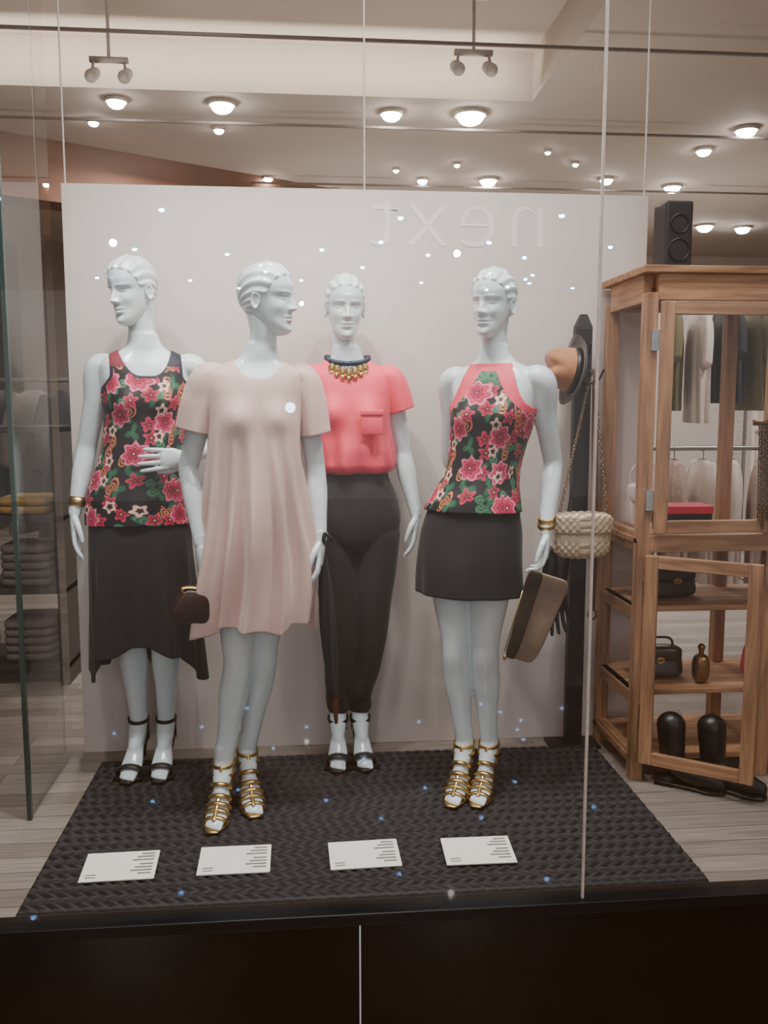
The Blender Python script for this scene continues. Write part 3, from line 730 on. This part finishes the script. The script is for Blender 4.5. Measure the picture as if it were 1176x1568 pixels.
PANEL = mat('black_gloss_panel', (16, 12, 10), .2, noise=.05, nscale=3)
obj('trim_front_sill', merge([bx(-3, 5, 2.215, 2.288, -.03, .003)]), mat('black_sill', (16, 14, 15), .3), smooth=False, bevel=.002)
obj('wall_front_plinth', merge([bx(-3, .137, 2.235, 2.27, -.60, -.03), bx(.141, 5, 2.235, 2.27, -.60, -.03)]), PANEL, smooth=False, bevel=.001)
MF = mat('mall_floor_polished_stone', (150, 112, 76), .02, noise=.1, nscale=4)
obj('mall_floor', bx(-9, 9, -14, 2.235, -.65, -.60), MF, smooth=False)

def glass():
    m = D.materials.new('window_glass'); m.use_nodes = True; nt = m.node_tree; nt.nodes.clear(); N = nt.nodes
    o = N.new('ShaderNodeOutputMaterial'); t = N.new('ShaderNodeBsdfTransparent'); g = N.new('ShaderNodeBsdfGlossy'); g.inputs['Roughness'].default_value = 0.
    t.inputs['Color'].default_value = (.97, .98, .975, 1)
    mx = N.new('ShaderNodeMixShader'); fr = N.new('ShaderNodeFresnel'); fr.inputs['IOR'].default_value = 1.8
    nt.links.new(fr.outputs[0], mx.inputs[0]); nt.links.new(t.outputs[0], mx.inputs[1]); nt.links.new(g.outputs[0], mx.inputs[2]); nt.links.new(mx.outputs[0], o.inputs[0])
    return m
GL = glass()
def pane(name, a, b, z0, z1):
    v = [(a[0], a[1], z0), (b[0], b[1], z0), (b[0], b[1], z1), (a[0], a[1], z1)]
    return obj(name, (np.array(v), [(0,1,2,3)]), GL, smooth=False)
pane('window_1', (-3, 2.24), (.749, 2.24), 0, 3.3); pane('window_2', (.756, 2.24), (4.5, 2.24), 0, 3.3)
pane('window_3', (-.905, 2.87), (-.905, 3.42), 0, 3.2)
obj('trim_glass_joint', bx(.7495, .7555, 2.236, 2.246, 0, 3.3), mat('glass_edge_silicone', (190, 176, 166), .4), smooth=False)
obj('trim_glass_edge', bx(-.912, -.898, 2.855, 2.872, 0, 3.2), mat('green_glass_edge', (44, 66, 60), .2), smooth=False)
obj('trim_window_header', bx(-3, 4.5, 2.22, 2.27, 3.28, 3.6), WALLM, smooth=False)

# ------------------------------------------------------------------ cabinet
e = empty('display_cabinet', (0, 0, 0))
x0, x1, y0, y1, H = 1.165, 2.06, 2.98, 3.40, 1.82; p = .045; MIDZ = .885
V = [bx(x, x+p, y, y+p, 0, H-.09) for x in (x0, 1.64, x1-p) for y in (y0, y1-p)]
obj('posts', merge(V), WOODV, e, smooth=False, bevel=.003)
Hh = [bx(x0-.012, x1+.012, y0-.012, y1+.012, H-.025, H), bx(x0+p, x1-p, y0+.003, y0+.035, H-.115, H-.025), bx(x0+p, x1-p, y1-.035, y1, H-.115, H-.025),
      bx(x0+p, x1-p, y0, y0+.04, MIDZ-.05, MIDZ+.01), bx(x0, x1, y0+.01, y1, MIDZ-.022, MIDZ), bx(x0+p, x1-p, y1-.04, y1, MIDZ-.05, MIDZ-.02),
      bx(x0+.008, x1-.008, y0+.05, y1, .61, .63), bx(x0+.008, x1-.008, y0+.05, y1, .30, .32), bx(x0, x1, y0+.03, y1, .06, .085)]
obj('rails_and_shelves', merge(Hh), WOODH, e, smooth=False, bevel=.003)
S_ = []
for x in (x0+.006, x1-p+.006):
    for z0_, z1_ in ((H-.12, H-.025), (MIDZ-.05, MIDZ+.02), (.585, .63), (.275, .32), (.05, .10)): S_.append(bx(x, x+.032, y0+p, y1-p, z0_, z1_))
obj('side_rails', merge(S_), WOODY, e, smooth=False, bevel=.002)
def door(name, hx, hy, ang, w, z0, z1):
    d = empty(name, (hx, hy, 0), ang); d.parent = e; s = .045
    obj('stiles', merge([bx(0, s, -.022, 0, z0, z1), bx(w-s, w, -.022, 0, z0, z1)]), WOODV, d, smooth=False, bevel=.003)
    obj('door_rails', merge([bx(s, w-s, -.022, 0, z0, z0+s), bx(s, w-s, -.022, 0, z1-s, z1)]), WOODH, d, smooth=False, bevel=.003)
door('upper_door', x0+p+.004, y0-.004, 0, .43, MIDZ+.02, H-.12)
door('lower_door', x0+.030, y0-.006, -math.radians(36), .385, .075, MIDZ-.055)
obj('hinges', merge([bx(x0+.02, x0+.052, y0-.010, y0-.001, z-.035, z+.035) for z in (1.57, 1.02, .70, .25)]), SILVER, e, smooth=False)
obj('latch', merge([bx(1.63,1.65,y0-.03,y0-.004,1.27,1.30), ball((1.62,y0-.04,1.285), .012)]), BLACKLEA, e)
e = empty('red_gift_box', (1.40, 3.16, MIDZ)); RED = mat('red_lacquer', (190, 24, 52), .35)
obj('box', merge([bx(-.09,.09,-.06,.06,0,.085)]), BLACKLEA, e, smooth=False, bevel=.003); obj('lid', bx(-.093,.093,-.063,.063,.07,.10), RED, e, smooth=False, bevel=.003)
handbag('white_handbag', (1.262, 3.26, MIDZ), (.085, .08, .17), mat('white_leather', (215, 200, 192), .4), .2, hang=.07)
handbag('brown_handbag', (1.38, 3.2, .63), (.20, .10, .11), mat('dark_brown_leather', (54, 36, 28), .35, bump=.3), .2, hang=.03)
handbag('bronze_handbag', (1.34, 3.2, .32), (.19, .10, .12), mat('bronze_leather', (70, 52, 40), .3), -.1, hang=.03)
handbag('pink_handbag', (1.76, 3.15, .32), (.2, .10, .14), mat('pink_leather', (226, 50, 90), .4), 0, hang=.06)
e = empty('gold_perfume_bottle', (1.47, 3.10, .32)); v, f = ball((0,0,.055), (.030,.030,.055), 24, 14, .7)
obj('bottle', merge([(v, f), limb([(0,0,.10),(0,0,.125)], [.010,.010], n=14), ball((0,0,.135), .014)]), mat('aged_brass', (150, 112, 70), .35, .9), e)
e = empty('chain_necklaces', (1.60, 2.94, 1.28))
obj('chains', merge([q for k in range(4) for q in chain((-.03+k*.012, 0, 0), (-.02+k*.016, 0, -.32-.03*(k % 2)), 26, r=.008)]+[box((0,.006,.01), (.10,.02,.02))]), mat('antique_bronze', (110, 84, 56), .35, .9), e)
def boot(name, loc, rz, h=.17):
    e = empty(name, loc, rz)
    obj('shaft', merge([limb([(0,.035,h),(0,.03,h*.7),(0,.02,.09),(0,-.02,.055),(0,-.09,.04),(0,-.14,.032)], [(.050,.046),(.046,.042),(.042,.040),(.042,.036),(.042,.030),(.030,.020)], ref=(1,0,0), n=28)]), BLACKLEA, e)
    obj('sole', merge([limb([(0,.06,.012),(0,-.04,.010),(0,-.10,.009),(0,-.15,.009)], [(.010,.036),(.010,.036),(.009,.044),(.009,.030)], ref=(1,0,0)), bx(-.034,.034,.015,.08,0,.04)]), BLACKLEA, e)
boot('black_boot', (1.325, 2.925, 0), math.radians(55), .22); boot('black_boot', (1.455, 2.885, 0), math.radians(48), .22)
e = empty('speaker', (1.34, 3.2, 1.82)); obj('cabinet', bx(-.05,.05,-.06,.06,.01,.25), POSTM, e, smooth=False, bevel=.008)
obj('grille', merge([band((0,-.062,.17), (0,1,0), (0,0,1), .032,.032,.004,.004,30), band((0,-.062,.08), (0,1,0), (0,0,1), .038,.038,.004,.004,30), bx(-.04,.04,-.05,.05,0,.012)]), BLACKLEA, e)

# ------------------------------------------------------------------ store interior
METAL = mat('brushed_steel', (150, 145, 140), .35, .9)
def hanging(x, y, ztop, h, w, m, rz=0.2, sleeve_=True):
    tab = [(0, w*.60, .05), (h*.3, w*.54, .055), (h*.6, w*.5, .06), (h*.85, w*.5, .05), (h*.94, w*.46, .035), (h*.98, w*.28, .025), (h, w*.14, .02)]
    T = np.array(tab); z = np.linspace(0, h, 40); Q = spl(T[:, 0], T[:, 1:], z); th = np.linspace(0, 2*pi, 60, endpoint=False); k0 = random.random()*6
    rows = []
    for zz, q in zip(z, Q):
        wv = 1+.14*(1-zz/h)*np.sin(7*th+k0)+.08*(1-zz/h)*np.sin(12*th)
        rows.append(np.stack([np.cos(th)*q[0]*wv, np.sin(th)*q[1]*wv, np.full(60, zz)], -1))
    pr = [(np.concatenate(rows), grid_faces(40, 60))]
    if sleeve_:
        for s in (-1, 1): pr.append(limb([(s*w*.38,0,h*.94), (s*w*.52,0,h*.8), (s*w*.62,0,h*.5)], [(.04,.03),(.05,.035),(.055,.03)], n=20, wr=lambda a, t: .1*np.sin(4*a+5*t)))
    M = Matrix.Translation((x, y, ztop-h-.06)) @ Matrix.Rotation(rz, 4, 'Z')
    return xf(merge(pr), M), xf(limb([(0,0,h-.01),(0,0,h+.04),(.02,0,h+.06),(0,0,h+.075)], [.003]*4, n=8), M)
def rack(name, x0, x1, y, zt, cols, h=.75, w=.40):
    e = empty(name, (0,0,0))
    obj('frame', merge([limb([(x0,y,0),(x0,y,zt)], [.014]*2, n=12, step=.3), limb([(x1,y,0),(x1,y,zt)], [.014]*2, n=12, step=.3), limb([(x0,y,zt),(x1,y,zt)], [.013]*2, n=12, step=.3),
        bx(x0-.015,x0+.015,y-.25,y+.25,0,.02), bx(x1-.015,x1+.015,y-.25,y+.25,0,.02)]), METAL, e)
    n = len(cols); hk = []
    for i, m in enumerate(cols):
        g, hkk = hanging(x0+.12+(x1-x0-.24)*i/(n-1), y, zt, h*(.85+.3*random.random()), w, m, rz=1.0+.5*random.random()); hk.append(hkk)
        obj('hanging_garment', g, m, e)
    obj('hangers', merge(hk), METAL, e)
WH = mat('cream_cloth', (220, 204, 194), .8, noise=.03); GR = mat('grey_cloth', (110, 98, 92), .8); BK = mat('dark_cloth', (30, 26, 30), .8); PK = mat('rose_cloth', (180, 76, 84), .8); OL = mat('olive_cloth', (116, 106, 72), .8); BL = mat('beige_cloth', (184, 158, 142), .8)
rack('clothing_rack', 1.95, 3.3, 4.9, 1.95, [OL, WH, BK, OL, WH, BK, GR, WH], .62)
rack('clothing_rack', 1.7, 3.4, 4.6, 1.12, [WH, BL, WH, WH, BL, WH, BL, GR, WH, BK], .62, .34)
rack('clothing_rack', -3.0, -1.35, 5.6, 1.5, [BK, GR, BK, PK, GR, BK, BL, BK, GR, BK], .8)
rack('clothing_rack', 3.4, 5.2, 6.6, 1.6, [WH, BK, PK, WH, GR, BK, BL, BK], .8)
e = empty('shelf_unit', (0, 0, 0))
obj('frame', merge([bx(-2.2,-2.16,4.3,4.7,0,1.25), bx(-1.18,-1.14,4.3,4.7,0,1.25)]+[bx(-2.2,-1.14,4.3,4.7,z,z+.03) for z in (.08,.45,.8,1.22)]), mat('dark_walnut', (44, 32, 27), .5), e, smooth=False, bevel=.003)
YL = mat('mustard_cloth', (170, 130, 50), .8)
DK2 = mat('charcoal_knit', (48, 42, 42), .9)
cl = [DK2, BK, GR, BK, DK2, GR, DK2, YL, YL]; j = 0
for z in (.11, .48, .83):
    for x in (-2.0, -1.67, -1.34):
        m = cl[j]; pr = []
        for q in range((3+j % 3) if m is not YL else 2):
            v, f = ball((x, 4.48, z+.022+q*.04), (.125, .15, .021), 28, 10, .4); pr.append((v, f))
        obj('folded_clothes', merge(pr), m, e); j += 1
obj('wall_partition', bx(2.2, 5.0, 8.6, 8.7, 0, 2.6), mat('white_partition', (208, 198, 192), .8), smooth=False)

# ------------------------------------------------------------------ ceiling spotlights
BULB = mat('lamp_glow', (255, 252, 250), .5, noise=0, emit=(255, 250, 246), estr=70)
HOUS = mat('lamp_housing', (190, 180, 170), .5)
big = [(-1.11,5.78,.055),(-.475,5.785,.070),(.58,5.86,.062),(1.085,5.84,.088),(2.99,5.98,.066),(1.54,7.46,.066),(2.92,6.47,.05),(3.14,7.54,.066),(4.16,9.12,.08),(4.6,9.18,.075),(-.51,4.31,.05),
       (-1.34,6.2,.032),(-.54,6.29,.032),(2.5,7.35,.05),(1.0,7.5,.04),(-.26,7.55,.035),(-1.39,7.7,.035),(.3,7.9,.03),(-.8,7.7,.03),(.75,7.2,.022),(1.2,7.0,.022),(2.1,6.9,.022),(1.8,6.6,.02)]
hp = []; bp_ = []
for x, y, r in big:
    zc = 3.2 if y > 5.6 else 3.48
    bp_.append(ball((x, y, zc-.025), (r*.95, r*.95, r*.62), 24, 12)); hp.append(band((x, y, zc-.010), (0,0,1), (0,1,0), r*1.12, r*1.12, .024, r*.2, 28))
e = empty('ceiling_downlights'); obj('bulbs', merge(bp_), BULB, e); obj('trim_rings', merge(hp), HOUS, e)
for x, y in ((.90, 4.78), (-1.0, 5.05)):
    e = empty('track_spotlight', (x, y, 0)); hd_ = [limb([(0,0,3.49),(0,0,3.16)], [.009,.009], n=12), box((0,0,3.16), (.20,.03,.025))]
    for s in (-1, 1): hd_.append(limb([(s*.08,0,3.15),(s*.085,-.01,3.11)], [.008,.008], n=10)); hd_.append(limb([(s*.085,.05,3.11),(s*.085,-.05,3.06)], [.030,.034], n=20, ref=(1,0,0)))
    obj('fixture', merge(hd_), HOUS, e)

MALLL = mat('mall_lamp_glow', (200, 225, 255), .5, noise=0, emit=(130, 185, 255), estr=420)
obj('mall_ceiling', bx(-9, 9, -14, 2.1, 3.6, 3.7), mat('mall_ceiling_paint', (190, 172, 160), .8), smooth=False)
dl = []
for (x, y) in [(-2.4,-9),(-1.1,-9.3),(.3,-8.8),(1.9,-9.1),(3.4,-9.2),(-3.6,-12),(-2,-12.2),(0,-12),(2.2,-12.1),(4.2,-12),(5.2,-12.6),(1.2,-6.5),(3.1,-6.2),(-1.6,-6.3),(-3.3,-5.9),(4.0,-11.0),(4.0,-11.5),(3.9,-12.5),(2.6,-8.0),(1.1,-8.1),(4.4,-8.2),(-.6,-11),(3.6,-13),(-1.2,-13.2),(1.0,-10.4)]:
    dl.append(ball((x, y, 3.59), (.034, .034, .024), 14, 8))
obj('mall_downlights', merge(dl), MALLL)

# ------------------------------------------------------------------ lights
def area(name, loc, tgt, size, power, col=(1, .97, .94), spread=180):
    l = D.lights.new(name, 'AREA'); l.energy = power; l.color = col; l.size = size; l.spread = math.radians(spread)
    o = D.objects.new(name, l); COL.objects.link(o); o.location = loc
    o.rotation_euler = (Vector(tgt)-Vector(loc)).to_track_quat('-Z', 'Y').to_euler(); return o
def spot(name, loc, tgt, power, ang=60, col=(1, .98, .96), r=.05):
    l = D.lights.new(name, 'SPOT'); l.energy = power; l.color = col; l.spot_size = math.radians(ang); l.spot_blend = .7; l.shadow_soft_size = r
    o = D.objects.new(name, l); COL.objects.link(o); o.location = loc
    o.rotation_euler = (Vector(tgt)-Vector(loc)).to_track_quat('-Z', 'Y').to_euler(); return o
def point(name, loc, power, col=(1, .95, .9), r=.05):
    l = D.lights.new(name, 'POINT'); l.energy = power; l.color = col; l.shadow_soft_size = r
    o = D.objects.new(name, l); COL.objects.link(o); o.location = loc; return o
for x, tx, pw in ((-.9,-.6,76), (-.25,-.2,98), (.5,.2,62), (1.2,.65,82)):
    spot('window_spot', (x, 2.42, 3.1), (tx, 3.05, 1.0), pw, 78)
area('window_wash', (.2, 2.6, 3.12), (.2, 3.0, 0), 1.0, 24)
for x, y in ((-1.0,6.5),(1.5,6.5),(3.8,6.5),(3.0,4.2),(0,8.8),(3.5,9)):
    area('store_ceiling_light', (x, y, 3.05), (x, y, 0), .5, 38, (1, .95, .90))
for x, y in ((-1.2,4.6),(1.0,5.0),(.5,7.4),(3.4,7.4)):
    area('store_ceiling_fill', (x, y, 1.9), (x, y, 4), .7, 10, (1, .94, .88))  # added unseen fills aimed up to brighten the shop ceiling, no fixtures
area('cove_light', (-.7, 5.35, CZ+.10), (-.7, 5.6, CZ+.2), .1, 16, (1, .95, .86)).data.shape = 'RECTANGLE'
D.objects['cove_light'].data.size = 4.0; D.objects['cove_light'].data.size_y = .05
area('mall_front_fill', (0, .9, 3.5), (0, 1.8, 0), 1.8, 105, (.95, .98, 1))  # added out-of-view fill, gives more frontal light on the mannequins
for x, y in ((-1.8, -4.5), (1.6, -4.8), (0, -9.5)):
    point('mall_hall_fill', (x, y, 2.9), 65, (1, .93, .88), .035)  # added bare fills, brighten the mall so its reflection lifts the blacks
point('phone_flash', (-.062, -.03, 1.338), 1.4, (.6, .8, 1), .026)
w = D.worlds.new('w'); bpy.context.scene.world = w; w.use_nodes = True
w.node_tree.nodes['Background'].inputs[0].default_value = (1, .94, .90, 1); w.node_tree.nodes['Background'].inputs[1].default_value = .55

# ------------------------------------------------------------------ camera
cd = D.cameras.new('camera'); co = D.objects.new('camera', cd); COL.objects.link(co)
cd.sensor_fit = 'VERTICAL'; cd.sensor_height = 24; cd.lens = 24*1386/1600
co.location = (0, 0, 1.35); co.rotation_euler = (math.radians(90-6.87), 0, math.radians(-5.2)); cd.clip_start = .05
bpy.context.scene.camera = co
